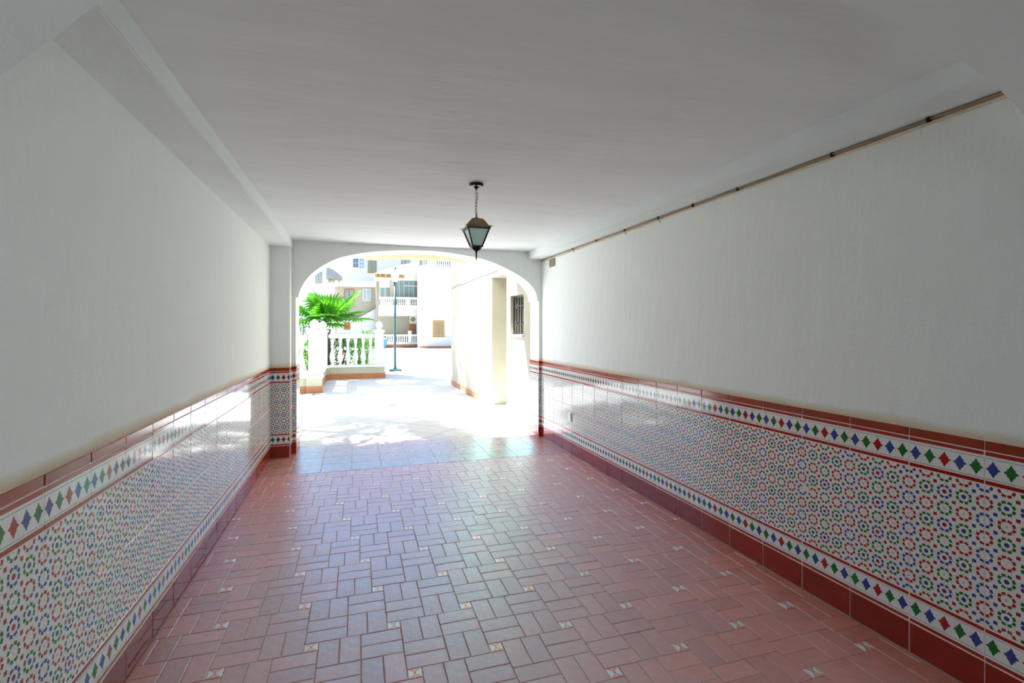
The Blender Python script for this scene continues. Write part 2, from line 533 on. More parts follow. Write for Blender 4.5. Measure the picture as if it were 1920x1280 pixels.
bricks, insets = [], []
FX0, FX1 = XL + 0.013, XR - 0.013
for i in range(-14, 16):
    for j in range(-10, 16):
        c = Vector((OX, OY)) + LA * i + LB * j
        insets.append((c.x - IN / 2, c.x + IN / 2, c.y - IN / 2, c.y + IN / 2))
        # block of eight bricks to the right of the inset, tops aligned
        bx0 = c.x + IN / 2; by1 = c.y + IN / 2; by0 = by1 - S; q = S / 2; e = S / 4
        for (ax, ay, horiz) in ((bx0, by0 + q, False), (bx0 + q, by0 + q, True), (bx0, by0, True), (bx0 + q, by0, False)):
            for k in (0, 1):
                if horiz: bricks.append((ax, ax + q, ay + k * e, ay + (k + 1) * e))
                else: bricks.append((ax + k * e, ax + (k + 1) * e, ay, ay + q))
def clip_rects(L):
    out = []
    for x0, x1, y0, y1 in L:
        X0, X1, Y0, Y1 = max(x0, FX0), min(x1, FX1), max(y0, Y0F), min(y1, Y1F)
        if X1 - X0 > 0.012 and Y1 - Y0 > 0.012: out.append((X0 + GAP, X1 - GAP, Y0 + GAP, Y1 - GAP))
    return out
bricks = clip_rects(bricks); insets = clip_rects(insets)
def seen(r):
    cx, cy = (r[0] + r[1]) / 2, (r[2] + r[3]) / 2
    d = cx * sin(YAW) + cy * cos(YAW); l = cx * cos(YAW) - cy * sin(YAW)
    if d < 0.5: return 0
    vis = 1.0 if (abs(l / d) < 1.06 and 1.5 / d < 0.74) else 0.001
    return vis * (r[1] - r[0]) * (r[3] - r[2]) / d ** 3
bricks.sort(key=seen, reverse=True)
cache = {}
for n, (x0, x1, y0, y1) in enumerate(bricks[:300]):
    w, h = round(x1 - x0, 3), round(y1 - y0, 3)
    if (w, h) not in cache: cache[(w, h)] = floor_slab(-w / 2, w / 2, -h / 2, h / 2, 'brick', 'terracotta')
    o = link('brick', cache[(w, h)], fl)
    o.location = ((x0 + x1) / 2, (y0 + y1) / 2, random.uniform(-0.0010, 0.0008))
    o.rotation_euler = (random.gauss(0, 0.0035), random.gauss(0, 0.0035), random.gauss(0, 0.003))
bm = bmesh.new()
for x0, x1, y0, y1 in bricks[300:]:
    dz = random.uniform(-0.001, 0.0008); sx, sy = random.gauss(0, 0.0035), random.gauss(0, 0.0035)
    cx, cy = (x0 + x1) / 2, (y0 + y1) / 2
    def V(x, y, z): return bm.verts.new((x, y, z + dz + (x - cx) * sx + (y - cy) * sy))
    a = [V(x, y, -0.01) for x, y in ((x0, y0), (x1, y0), (x1, y1), (x0, y1))]
    i = 0.0018
    b = [V(x, y, -i) for x, y in ((x0, y0), (x1, y0), (x1, y1), (x0, y1))]
    c = [V(x, y, 0) for x, y in ((x0 + i, y0 + i), (x1 - i, y0 + i), (x1 - i, y1 - i), (x0 + i, y1 - i))]
    for p, q in ((a, b), (b, c)):
        for k in range(4): bm.faces.new((p[k], p[(k + 1) % 4], q[(k + 1) % 4], q[k]))
    bm.faces.new(c)
obj('brick_field', bm, 'terracotta', fl, 'stuff')
ic = {}
for x0, x1, y0, y1 in insets:
    w, h = round(x1 - x0, 3), round(y1 - y0, 3)
    if (w, h) not in ic: ic[(w, h)] = floor_slab(-w / 2, w / 2, -h / 2, h / 2, 'inset_tile', 'inset_glaze')
    o = link('inset_tile', ic[(w, h)], fl)
    o.location = ((x0 + x1) / 2, (y0 + y1) / 2, 0.0004)
    o.rotation_euler = (random.gauss(0, 0.003), random.gauss(0, 0.003), 0)
# landing tiles
xs = [FX0, -0.667]
while xs[-1] + 0.309 < FX1 - 0.02: xs.append(xs[-1] + 0.309)
xs.append(FX1)
ys = [Y1F + 0.003 + 0.3125 * k for k in range(5)]
for a, b in zip(xs, xs[1:]):
    for c, d in zip(ys, ys[1:]):
        o = link('landing_tile', floor_slab(a - (a + b) / 2 + 0.002, b - (a + b) / 2 - 0.002, c - (c + d) / 2 + 0.002, d - (c + d) / 2 - 0.002, 'landing_tile', 'terracotta_tile'), fl)
        o.location = ((a + b) / 2, (c + d) / 2, 0.0)
        o.rotation_euler = (random.gauss(0, 0.0015), random.gauss(0, 0.0015), 0)

# ------------------------------------------------------------------ hanging lantern
LX, LY = 0.83, 3.50
lan = thing('hanging_lantern', 'antique bronze lantern with frosted glass panes hanging by a chain from the ceiling', 'lantern', (LX, LY, ZC))
bm = lathe(bmesh.new(), [(0.044, 0), (0.050, -0.003), (0.051, -0.017), (0.046, -0.022), (0.020, -0.026), (0.014, -0.034), (0.006, -0.040), (0.005, -0.050)][::-1], 28)
obj('ceiling_rose', bm, 'black_iron', lan, smooth=False)
zt = -0.047
nl = 9
link_me = None
for k in range(nl):
    bm = bmesh.new()
    R_, r_ = 0.0085, 0.0022
    n1, n2 = 14, 6
    rings = []
    for a in range(n1):
        th = 2 * pi * a / n1
        c = Vector((R_ * cos(th), 0, 0.0155 * sin(th) * 1.0))
        d = Vector((cos(th), 0, sin(th)))
        rings.append([bm.verts.new(c + d * r_ * cos(2 * pi * b / n2) + Vector((0, 1, 0)) * r_ * sin(2 * pi * b / n2)) for b in range(n2)])
    for a in range(n1):
        A, B = rings[a], rings[(a + 1) % n1]
        for b in range(n2): bm.faces.new((A[b], A[(b + 1) % n2], B[(b + 1) % n2], B[b]))
    if link_me is None: link_me = mesh_from('chain_link', bm, 'chain_brass', True)
    else: bm.free()
    o = link('chain_link', link_me, lan)
    o.location = (0.003 * sin(k * 0.9), 0, zt - 0.010 - k * 0.0235)
    o.rotation_euler = (0, radians(6 * sin(k)), (k % 2) * pi / 2 + 0.5)
zr = -0.262          # top of the roof cap
def square_frustum(bm, rings):
    """rings: (half side, z) lofted with flat sides"""
    R = [[bm.verts.new((sx * h, sy * h, z)) for sx, sy in ((-1, -1), (1, -1), (1, 1), (-1, 1))] for h, z in rings]
    for a, b in zip(R, R[1:]):
        for i in range(4): bm.faces.new((a[i], a[(i + 1) % 4], b[(i + 1) % 4], b[i]))
    bm.faces.new(R[0][::-1]); bm.faces.new(R[-1])
    return bm
bm = square_frustum(bmesh.new(), [(0.088, zr - 0.066), (0.091, zr - 0.063), (0.076, zr - 0.050), (0.062, zr - 0.030), (0.052, zr - 0.012), (0.038, zr + 0.003), (0.018, zr + 0.010), (0.010, zr + 0.013)])
roof = obj('roof', bm, 'bronze', lan)
obj('roof_finial', lathe(bmesh.new(), [(0.012, 0.010), (0.013, 0.016), (0.006, 0.020), (0.006, 0.034), (0.009, 0.038), (0.004, 0.042)], 12, (0, 0, zr)), 'bronze', lan, smooth=True)
# four turned-up eave corners
for sx, sy in ((-1, -1), (1, -1), (1, 1), (-1, 1)):
    bm = bmesh.new()
    a = [bm.verts.new(p) for p in ((sx * 0.070, sy * 0.084, zr - 0.060), (sx * 0.084, sy * 0.070, zr - 0.060), (sx * 0.106, sy * 0.106, zr - 0.058), (sx * 0.074, sy * 0.074, zr - 0.050))]
    for f in ((0, 1, 2), (0, 2, 3), (1, 3, 2), (0, 3, 1)): bm.faces.new([a[i] for i in f])
    obj('eave_corner', bm, 'bronze', lan)
zg0, zg1 = zr - 0.066, zr - 0.192
h0, h1 = 0.078, 0.036
obj('top_rim', square_frustum(bmesh.new(), [(h0 + 0.006, zg0 - 0.010), (h0 + 0.008, zg0 + 0.001)]), 'black_iron', lan)
obj('bottom_rim', square_frustum(bmesh.new(), [(h1 + 0.004, zg1 - 0.010), (h1 + 0.006, zg1 + 0.002)]), 'black_iron', lan)
for sx, sy in ((-1, -1), (1, -1), (1, 1), (-1, 1)):
    bm = tube(bmesh.new(), [(sx * h0, sy * h0, zg0 - 0.004), (sx * h1, sy * h1, zg1)], 0.0055, 6)
    obj('corner_bar', bm, 'black_iron', lan)
for k in range(4):
    R = Matrix.Rotation(k * pi / 2, 4, 'Z')
    bm = bmesh.new()
    t = 0.002; g0, g1 = h0 - 0.003, h1 - 0.003
    F = [bm.verts.new(p) for p in ((-g0, -g0, zg0 - 0.006), (g0, -g0, zg0 - 0.006), (g1, -g1, zg1), (-g1, -g1, zg1))]
    B = [bm.verts.new(p) for p in ((-g0, -g0 + t, zg0 - 0.006), (g0, -g0 + t, zg0 - 0.006), (g1, -g1 + t, zg1), (-g1, -g1 + t, zg1))]
    bm.faces.new(F); bm.faces.new(B[::-1])
    for i in range(4): bm.faces.new((F[i], B[i], B[(i + 1) % 4], F[(i + 1) % 4]))
    bm.transform(R)
    obj('glass_pane', bm, 'lantern_glass', lan)
obj('lamp_bulb', lathe(bmesh.new(), [(0.012, 0), (0.014, -0.03), (0.026, -0.06), (0.028, -0.085), (0.018, -0.105), (0.004, -0.112)], 14, (0, 0, zg0 + 0.004)), 'bulb_glass', lan, smooth=True)
obj('base_bowl', lathe(bmesh.new(), [(0.004, zg1 - 0.040), (0.012, zg1 - 0.036), (0.030, zg1 - 0.024), (0.044, zg1 - 0.006), (0.046, zg1 - 0.002)], 16), 'black_iron', lan, smooth=True)
obj('spike', lathe(bmesh.new(), [(0.001, zg1 - 0.108), (0.005, zg1 - 0.085), (0.006, zg1 - 0.062), (0.004, zg1 - 0.056), (0.009, zg1 - 0.050), (0.006, zg1 - 0.038)], 12), 'black_iron', lan, smooth=True)

# ------------------------------------------------------------------ cables, vent box, socket cover
pts = [(XR - 0.011 - 0.002 * sin(k * 1.7), YN - 0.05 + k * (YA0 - YN + 0.03) / 24, 2.437 - 0.007 - 0.0015 * sin(k * 2.3)) for k in range(25)]
cb = thing('brown_cable', 'thin brown cable clipped along the top of the right wall under the beam', 'cable', (XR, 3.8, ZB))
def rel(o, pts): return [Vector(p) - Vector(o.location) for p in pts]
obj('cable_run', tube(bmesh.new(), rel(cb, pts), 0.0058, 6), 'cable_brown', cb, smooth=True)
for y in (1.55, 2.02, 2.71, 3.17, 3.62, 4.17, 4.75, 5.35):
    bm = box(bmesh.new(), -0.022, 0.0, y - 3.8 - 0.005, y - 3.8 + 0.005, -0.022, -0.001)
    obj('cable_clip', bm, 'black_iron', cb)
pts = [(XR - 0.006, YN - 0.05 + k * (YA0 - YN + 0.03) / 30, 2.417 - (0.010 * abs(sin(k * 0.9)) if k > 15 else 0.003)) for k in range(31)]
cc = thing('cream_cable', 'thin cream cable sagging below the brown one on the right wall', 'cable', (XR, 3.8, 2.41))
obj('cable_run', tube(bmesh.new(), rel(cc, pts), 0.0070, 6), 'cable_cream', cc, smooth=True)
for y in (3.62, 4.17, 5.35):
    obj('cable_clip', box(bmesh.new(), -0.013, 0.0, y - 3.8 - 0.004, y - 3.8 + 0.004, -0.018, 0.008), 'cable_cream', cc)
vt = thing('vent_cover', 'small khaki vent cover high on the right wall by the far arch', 'vent', (XR, 6.02, 2.35))
obj('cover_frame', bevelled(bx(-0.010, 0.0, -0.095, 0.095, -0.05, 0.055), 0.003), 'vent_khaki', vt)
for k in range(4):
    obj('slat', bx(-0.014, -0.009, -0.080, 0.080, -0.040 + 0.023 * k, -0.028 + 0.023 * k), 'vent_khaki', vt)
so = thing('socket_cover', 'small white socket cover low on the right tiled dado near the far arch', 'socket', (XR - 0.010, 5.43, 0.44))
obj('plate', bevelled(bx(-0.012, 0.001, -0.042, 0.042, -0.055, 0.055), 0.003), 'switch_plastic', so)
obj('flap', bevelled(bx(-0.018, -0.011, -0.032, 0.032, -0.040, 0.040), 0.002), 'switch_plastic', so)

# ------------------------------------------------------------------ courtyard: slab over the exit, right-hand building
obj('trim_4', bx(-3.0, 2.42, YA1, 7.60, 2.525, 2.85), 'slab_stucco', None, 'structure')
XW = 2.42
gw = obj('wall_courtyard', bmesh.new(), 'courtyard_stucco', None, 'structure')
bm = bmesh.new()
WY0, WY1, WZ0, WZ1 = 7.10, 7.78, 1.39, 2.022
RY0, RY1, RZ = 7.99, 8.956, 2.435
H = 6.0
box(bm, XW, 5, YA1, WY0, -0.2, H)
box(bm, XW, 5, WY0, WY1, -0.2, WZ0); box(bm, XW, 5, WY0, WY1, WZ1, H); box(bm, XW + 0.30, 5, WY0, WY1, WZ0, WZ1)
box(bm, XW, 5, WY1, RY0, -0.2, H)
box(bm, XW, 5, RY0, RY1, RZ, H); box(bm, XW + 1.3, 5, RY0, RY1, -0.2, RZ)
box(bm, XW, 5, RY1, 13.1, -0.2, H)
bm.to_mesh(gw.data); bm.free()
obj('threshold', bevelled(bx(XW - 0.02, XW + 1.3, RY0, RY1, -0.01, 0.06), 0.006), 'marble', gw)
for a, b in ((YA1 + 0.02, RY0 - 0.004), (RY1 + 0.004, 13.1)):
    n = max(1, round((b - a) / 0.33)); w = (b - a) / n
    for k in range(n):
        o = obj('skirting_tile', bevelled(bx(-0.013, 0.0, 0.002, w - 0.002, 0.0, 0.12), 0.002), 'orange_tile', gw)
        o.location = (XW, a + k * w, 0)
# window with iron grille
wi = obj('window_1', bx(XW + 0.285, XW + 0.30, WY0, WY1, WZ0, WZ1), 'glass_dark', None, 'structure')
bm = bmesh.new()
for a in ((WY0, WY0 + 0.05, WZ0, WZ1), (WY1 - 0.05, WY1, WZ0, WZ1), (WY0, WY1, WZ0, WZ0 + 0.05), (WY0, WY1, WZ1 - 0.05, WZ1), ((WY0 + WY1) / 2 - 0.025, (WY0 + WY1) / 2 + 0.025, WZ0, WZ1)):
    box(bm, XW + 0.24, XW + 0.284, *a)
obj('window_frame', bm, 'wood_ochre', wi)
obj('window_sill', bevelled(bx(XW - 0.04, XW + 0.24, WY0 - 0.02, WY1 + 0.02, WZ0 - 0.03, WZ0 + 0.004), 0.004), 'marble', wi)
gr = thing('window_grille', 'black wrought iron grille over the small window in the sunlit right courtyard wall', 'grille', (XW + 0.06, (WY0 + WY1) / 2, WZ0))
gh = WZ1 - WZ0; gwid = (WY1 - WY0) / 2 - 0.02
for k in range(6):
    y = -gwid + 2 * gwid * k / 5
    obj('grille_bar', tube(bmesh.new(), [(0, y, 0.01), (0, y, gh - 0.01)], 0.010, 6), 'black_iron', gr)
for z in (0.03, 0.17, gh - 0.17, gh - 0.03):
    obj('cross_bar', box(bmesh.new(), -0.007, 0.007, -gwid, gwid, z - 0.007, z + 0.007), 'black_iron', gr)
for y in (-gwid / 2, gwid / 2):
    for zc in (gh * 0.28, gh * 0.72):
        p = [(0, y + 0.05 * (1 - t / 22) * cos(t * 0.6), zc + 0.05 * (1 - t / 22) * sin(t * 0.6)) for t in range(18)]
        obj('scroll', tube(bmesh.new(), p, 0.006, 5), 'black_iron', gr, smooth=True)
co = tag(obj('conduit', tube(bmesh.new(), [(XW - 0.012, 8.3 + 0.47 * k, 2.545 - 0.012 * sin(k * 1.3)) for k in range(11)], 0.011, 6), 'slot_steel'),
         'thin grey conduit running along the courtyard wall above the doorway recess', 'conduit')
sh = obj('door_recess_box', bevelled(bx(XW + 0.85, XW + 0.97, RY1 - 0.06, RY1, 1.22, 1.32), 0.004), 'switch_plastic')
tag(sh, 'small pale box on the far side of the doorway recess', 'box'); sh.name = 'junction_box'

# ------------------------------------------------------------------ courtyard pavement with diagonal tiles
pv = obj('courtyard_pavement', bx(-30, 30, YA1 - 0.03, 70, -0.3, -0.014), 'pavement', None, 'structure')
obj('street_ground', bx(-14, 14, -12, YNF - 0.1, -0.3, -0.02), 'street_ground', None, 'structure')
obj('shade_roof', bx(-5, 6, -1.9, YNF, 2.95, 3.3), 'street_render', None, 'structure')  # unseen roof added behind the camera to darken the near end
# unseen back and side walls, added to weaken the light from behind the camera
obj('shade_wall_back', bx(-14, 14, -4, -3, -0.3, 9), 'street_render', None, 'structure')
obj('shade_wall_left', bx(-6, -5, -3, YNF, -0.3, 9), 'street_render', None, 'structure')
obj('shade_wall_right', bx(6, 7, -3, YNF, -0.3, 9), 'street_render', None, 'structure')
obj('wall_front_left', bx(-5, XL - 0.35, YNF, YA1, -0.3, 8), 'street_render', None, 'structure')
obj('wall_front_right', bx(XR + 0.35, 6, YNF, YA1, -0.3, 8), 'street_render', None, 'structure')
def clip_poly(P, a, b, c):
    out = []
    for i in range(len(P)):
        p, q = P[i], P[(i + 1) % len(P)]
        dp, dq = a * p[0] + b * p[1] - c, a * q[0] + b * q[1] - c
        if dp >= 0: out.append(p)
        if dp * dq < 0:
            t = dp / (dp - dq); out.append((p[0] + (q[0] - p[0]) * t, p[1] + (q[1] - p[1]) * t))
    return out
TS = 0.42
px0, px1, py0, py1 = -1.1, XW - 0.014, YA1 - 0.02, 12.3
cnt = 0
far = []
for i in range(-40, 40):
    for j in range(-40, 40):
        cx = (i - j) * TS * 0.7071 + 0.2; cy = (i + j) * TS * 0.7071 + 7.0
        h = TS * 0.7071 - 0.0045
        P = [(cx + h, cy), (cx, cy + h), (cx - h, cy), (cx, cy - h)]
        for a, b, c in ((1, 0, px0), (-1, 0, -px1), (0, 1, py0), (0, -1, -py1)):
            P = clip_poly(P, a, b, c)
            if len(P) < 3: break
        if len(P) < 3: continue
        area = abs(sum(P[k][0] * P[(k + 1) % len(P)][1] - P[(k + 1) % len(P)][0] * P[k][1] for k in range(len(P)))) / 2
        if area < 0.004: continue
        bm = prism_poly(bmesh.new(), [(x - cx, y - cy) for x, y in P], 2, -0.012, 0.0)
        o = obj('pavement_tile', bm, 'pavement_tile', pv)
        o.location = (cx, cy, -0.004 + random.uniform(-0.0008, 0.0008)); cnt += 1
print('pavement tiles', cnt)
# slot drain and gully covers
sd = thing('slot_drain', 'narrow grey slot drain running across the courtyard pavement along its left edge', 'drain', (-0.925, 10.5, 0))
obj('channel', bx(-0.022, 0.022, -2.6, 1.75, -0.01, 0.002), 'slot_steel', sd)
for s in (-1, 1): obj('edge_rail', bx(s * 0.022 - 0.003, s * 0.022 + 0.003, -2.6, 1.75, -0.01, 0.004), 'slot_steel', sd)
gc = thing('gully_cover', 'small dark round gully cover in the middle of the pale pavement', 'drain cover', (0.673, 9.885, 0))
obj('cover', lathe(bmesh.new(), [(0.075, -0.004), (0.075, 0.002), (0.070, 0.004)], 20), 'dark_grate', gc)
for k in range(3): obj('slot', bx(-0.045, 0.045, -0.032 + 0.028 * k, -0.024 + 0.028 * k, 0.003, 0.0055), 'slot_steel', gc)
ac = thing('access_cover', 'faint square metal cover in the pavement near the corner of the right courtyard wall', 'drain cover', (2.40, 16.3, -0.012))
obj('frame', bx(-0.21, 0.21, -0.21, 0.21, -0.004, 0.004), 'slot_steel', ac); obj('lid', bevelled(bx(-0.18, 0.18, -0.18, 0.18, 0, 0.007), 0.003), 'pavement_joint', ac)

# ------------------------------------------------------------------ balustrades
bal_prof = [(0.045, 0), (0.045, 0.03), (0.028, 0.05), (0.035, 0.075), (0.062, 0.16), (0.068, 0.22), (0.055, 0.31), (0.033, 0.42), (0.026, 0.52), (0.030, 0.62), (0.040, 0.70), (0.045, 0.73), (0.045, 0.80)]
bal_me = mesh_from('baluster', lathe(bmesh.new(), bal_prof, 12), 'white_paint', True)
def balustrade(label, x0, x1, Y, along='X', y0=None, y1=None, group=None, n=6):
    if along == 'X':
        t = thing('balustrade', label, 'balustrade', ((x0 + x1) / 2, Y, 0), 0, group); L = x1 - x0
    else:
        t = thing('balustrade', label, 'balustrade', (x0, (y0 + y1) / 2, 0), pi / 2, group); L = y1 - y0
    h = L / 2
    obj('plinth', bx(-h, h, -0.10, 0.14, -0.014, 0.33), 'courtyard_stucco', t)
    obj('coping', bevelled(bx(-h, h, -0.13, 0.17, 0.33, 0.40), 0.01), 'white_paint', t)
    obj('rail', bevelled(bx(-h, h, -0.085, 0.125, 1.19, 1.32), 0.02, 2), 'white_paint', t)
    nt_ = max(1, round(L / 0.33)); w = L / nt_
    for k in range(nt_):
        o = obj('plinth_tile', bevelled(bx(0.002, w - 0.002, -0.113, -0.10, -0.012, 0.15), 0.002), 'orange_tile', t)
        o.location = (-h + k * w, 0, 0)
    for k in range(n):
        o = link('baluster', bal_me, t); o.location = (-h + (k + 0.5) * L / n, 0.02, 0.395); o.scale = (1.2, 1.2, 1)
    return t
GB = 'white balustrades around the planted bed'
P1X, P1Y = -0.93, 12.42
P2X, P2Y = -0.93, 15.40
P3X, P3Y = 0.66, 15.55
balustrade('white balustrade section beside the left jamb of the arch, in front of the palm', -4.0, P1X - 0.16, P1Y, group=GB, n=12)
balustrade('white side balustrade seen end-on between the twin ball-topped pillars', P1X, 0, 0, 'Y', P1Y + 0.20, P2Y - 0.20, group=GB, n=11)
balustrade('white balustrade section running from the palm towards the street lamp', P2X + 0.15, P3X - 0.14, 15.50, group=GB, n=6)
def pillar(x, y, label):
    t = thing('balustrade_pillar', label, 'pillar', (x, y, 0), 0, 'ball-topped balustrade pillars')
    obj('plinth', bx(-0.165, 0.165, -0.165, 0.165, -0.014, 0.33), 'courtyard_stucco', t)
    for s, ax in ((-1, 0), (1, 0), (-1, 1), (1, 1)):
        b = (-0.165, 0.165, -0.178, -0.165) if (s, ax) == (-1, 0) else (-0.165, 0.165, 0.165, 0.178) if (s, ax) == (1, 0) else (-0.178, -0.165, -0.165, 0.165) if (s, ax) == (-1, 1) else (0.165, 0.178, -0.165, 0.165)
        obj('plinth_tile', bx(*b, -0.012, 0.15), 'orange_tile', t)
    obj('coping', bevelled(bx(-0.185, 0.185, -0.185, 0.185, 0.33, 0.40), 0.01), 'white_paint', t)
    obj('shaft', bevelled(bx(-0.125, 0.125, -0.125, 0.125, 0.40, 1.38), 0.012), 'white_paint', t)
    obj('cap', bevelled(bx(-0.165, 0.165, -0.165, 0.165, 1.36, 1.44), 0.02, 2), 'white_paint', t)
    obj('finial', lathe(bmesh.new(), [(0.11, 1.435), (0.09, 1.455), (0.05, 1.475), (0.05, 1.49), (0.085, 1.52), (0.105, 1.565), (0.105, 1.60), (0.085, 1.645), (0.05, 1.675), (0.035, 1.69), (0.02, 1.70)], 16), 'white_paint', t, smooth=True)
pillar(P1X, P1Y, 'white pillar with ball finial nearest the arch, at the front corner of the bed')
pillar(P2X, P2Y, 'white ball-topped pillar directly behind the nearest one, at the inner corner')
pillar(P3X, P3Y, 'white pillar with ball finial beside the street lamp, at the end of the balustrade')
obj('planting_bed', bx(-8, 0.5, 15.7, 30, -0.05, 0.25), 'soil', None, 'structure')
obj('planting_bed', bx(-8, -1.1, 12.6, 15.7, -0.05, 0.25), 'soil', None, 'structure')

# ------------------------------------------------------------------ fan palm and shrubs
def fan_leaf(bm, base, direc, size, petiole, n=24, spread=radians(250), droop=0.25):
    d = Vector(direc).normalized()
    side = d.cross(Vector((0, 0, 1)))
    if side.length < 0.1: side = Vector((1, 0, 0))
    side.normalize(); up = side.cross(d)
    hub = Vector(base) + d * petiole
    for k in range(n):
        a = -spread / 2 + spread * k / (n - 1)
        L = size * (0.72 + 0.28 * cos(a * 0.62)) * random.uniform(0.92, 1.05)
        e = d * cos(a) + side * sin(a)
        w = e.cross(up).normalized()
        wid = L * 0.052
        prev = None
        for s, ww in ((0.04, 0.25), (0.35, 0.75), (0.62, 1.0), (0.84, 0.6), (1.0, 0.05)):
            c = hub + e * L * s + Vector((0, 0, -1)) * droop * size * s ** 2.6 + up * 0.06 * size * s
            cur = [bm.verts.new(c - w * wid * ww - up * wid * 0.35 * ww), bm.verts.new(c + up * wid * 0.35 * ww), bm.verts.new(c + w * wid * ww - up * wid * 0.35 * ww)]
            if prev:
                bm.faces.new((prev[0], prev[1], cur[1], cur[0])); bm.faces.new((prev[1], prev[2], cur[2], cur[1]))
            prev = cur
    return hub
palm = thing('fan_palm', 'bright green fan palm rising behind the white balustrade', 'palm', (-0.95, 16.9, 0.25))
bm = lathe(bmesh.new(), [(0.16 + 0.02 * (k % 2), 0.11 * k) for k in range(12)], 14)
obj('trunk', bm, 'trunk', palm)
ctr = Vector((0, 0, 1.45))
specs = [(-0.45, -0.2, 0.95, 0.92, 0.40), (0.30, -0.3, 0.80, 0.92, 0.35), (0.85, -0.15, 0.85, 0.60, 1.0), (1.0, -0.2, 0.34, 0.66, 0.70), (1.0, -0.3, 0.10, 0.66, 0.98), (0.7, -0.6, 0.30, 0.70, 0.45),
         (-0.9, -0.3, 0.5, 0.75, 0.6), (-0.7, -0.7, 0.05, 0.70, 0.6), (0.0, -1.0, 0.25, 0.70, 0.6), (0.35, -0.9, -0.1, 0.60, 0.6), (-0.2, 0.5, 1.0, 0.75, 0.6), (0.6, 0.6, 0.7, 0.7, 0.7), (-0.9, 0.5, 0.6, 0.75, 0.7), (-1.0, -0.1, 0.0, 0.7, 0.7), (0.1, -0.7, 0.75, 0.62, 0.35)]
for dx, dy, dz, size, pet in specs:
    d = Vector((dx, dy, dz)).normalized()
    bm = bmesh.new(); hub = fan_leaf(bm, ctr, d, size, pet, 26)
    fr = obj('frond', bm, 'palm_leaf', palm)
    obj('leaf_stalk', tube(bmesh.new(), [ctr - d * 0.05, ctr + d * pet * 0.5, hub], [0.022, 0.014, 0.010], 5), 'palm_leaf', fr)

def tall_palm(x, y, h, label, seed):
    random.seed(seed)
    t = thing('tall_fan_palm', label, 'palm', (x, y, -0.014), 0, 'tall palms shading the exit')
    obj('trunk', lathe(bmesh.new(), [(0.17 - 0.008 * k + 0.015 * (k % 2), h * k / 16) for k in range(17)], 12), 'trunk', t)
    c = Vector((0, 0, h))
    for k in range(22):
        a = k * 2.4; el = random.uniform(-0.35, 1.2)
        d = Vector((cos(a) * cos(el), sin(a) * cos(el), sin(el)))
        bm = bmesh.new(); hub = fan_leaf(bm, c, d, random.uniform(0.75, 1.0), random.uniform(0.7, 1.1), 20, droop=0.35)
        fr = obj('frond', bm, 'palm_leaf', t)
        obj('leaf_stalk', tube(bmesh.new(), [c, c + d * 0.4, hub], [0.025, 0.016, 0.010], 5), 'palm_leaf', fr)
tall_palm(-2.9, 9.2, 4.6, 'tall fan palm just left of the exit whose fronds shade the pavement by the threshold', 3)
tall_palm(-2.4, 14.9, 7.9, 'very tall fan palm in the planted bed, shading the right courtyard wall', 5)
tall_palm(-5.2, 18.5, 9.6, 'tallest fan palm at the back of the planted bed', 9)
random.seed(11)

def shrub(x, y, r, h, label, m, n=900, leaf=0.07):
    t = thing('shrub', label, 'shrub', (x, y, 0.25), 0, 'shrubs in the planted bed')
    bm = bmesh.new()
    for k in range(n):
        a = random.uniform(0, 2 * pi); rr = r * math.sqrt(random.random()); z = h * random.random()
        f = (1 - (2 * z / h - 0.9) ** 2 * 0.55)
        c = Vector((rr * f * cos(a), rr * f * sin(a), z + 0.02))
        e = Vector((random.gauss(0, 1), random.gauss(0, 1), random.gauss(0.4, 0.8))).normalized()
        w = e.cross(Vector((random.gauss(0, 1), random.gauss(0, 1), random.gauss(0, 1)))).normalized()
        L = leaf * random.uniform(0.7, 1.3)
        v = [bm.verts.new(p) for p in (c, c + e * L * 0.5 + w * L * 0.28, c + e * L, c + e * L * 0.5 - w * L * 0.28)]
        bm.faces.new(v)
    obj('foliage', bm, m, t, 'stuff')
    for k in range(4):
        a = k * 1.7
        obj('stem', tube(bmesh.new(), [(0, 0, 0), (0.3 * r * cos(a), 0.3 * r * sin(a), h * 0.5), (0.6 * r * cos(a), 0.6 * r * sin(a), h * 0.85)], [0.018, 0.012, 0.006], 5), 'trunk', t)
shrub(-2.0, 13.6, 0.50, 1.35, 'dark leafy shrub behind the left balustrade section, next to the arch jamb', 'shrub_leaf', 1400)
shrub(-1.75, 17.6, 0.75, 1.75, 'tall dark shrub left of the fan palm trunk', 'shrub_leaf', 1700)
shrub(-0.45, 16.5, 0.42, 0.98, 'bushy green shrub under the fan palm, behind the balusters', 'shrub_leaf', 1100)
shrub(0.08, 17.1, 0.34, 0.95, 'green shrub between the fan palm and the far pillar', 'shrub_leaf_light', 900)
shrub(0.34, 18.0, 0.34, 1.10, 'light green shrub closest to the far pillar', 'shrub_leaf_light', 800)
shrub(-1.30, 15.9, 0.35, 0.9, 'low light green shrub behind the twin pillars', 'shrub_leaf_light', 800)

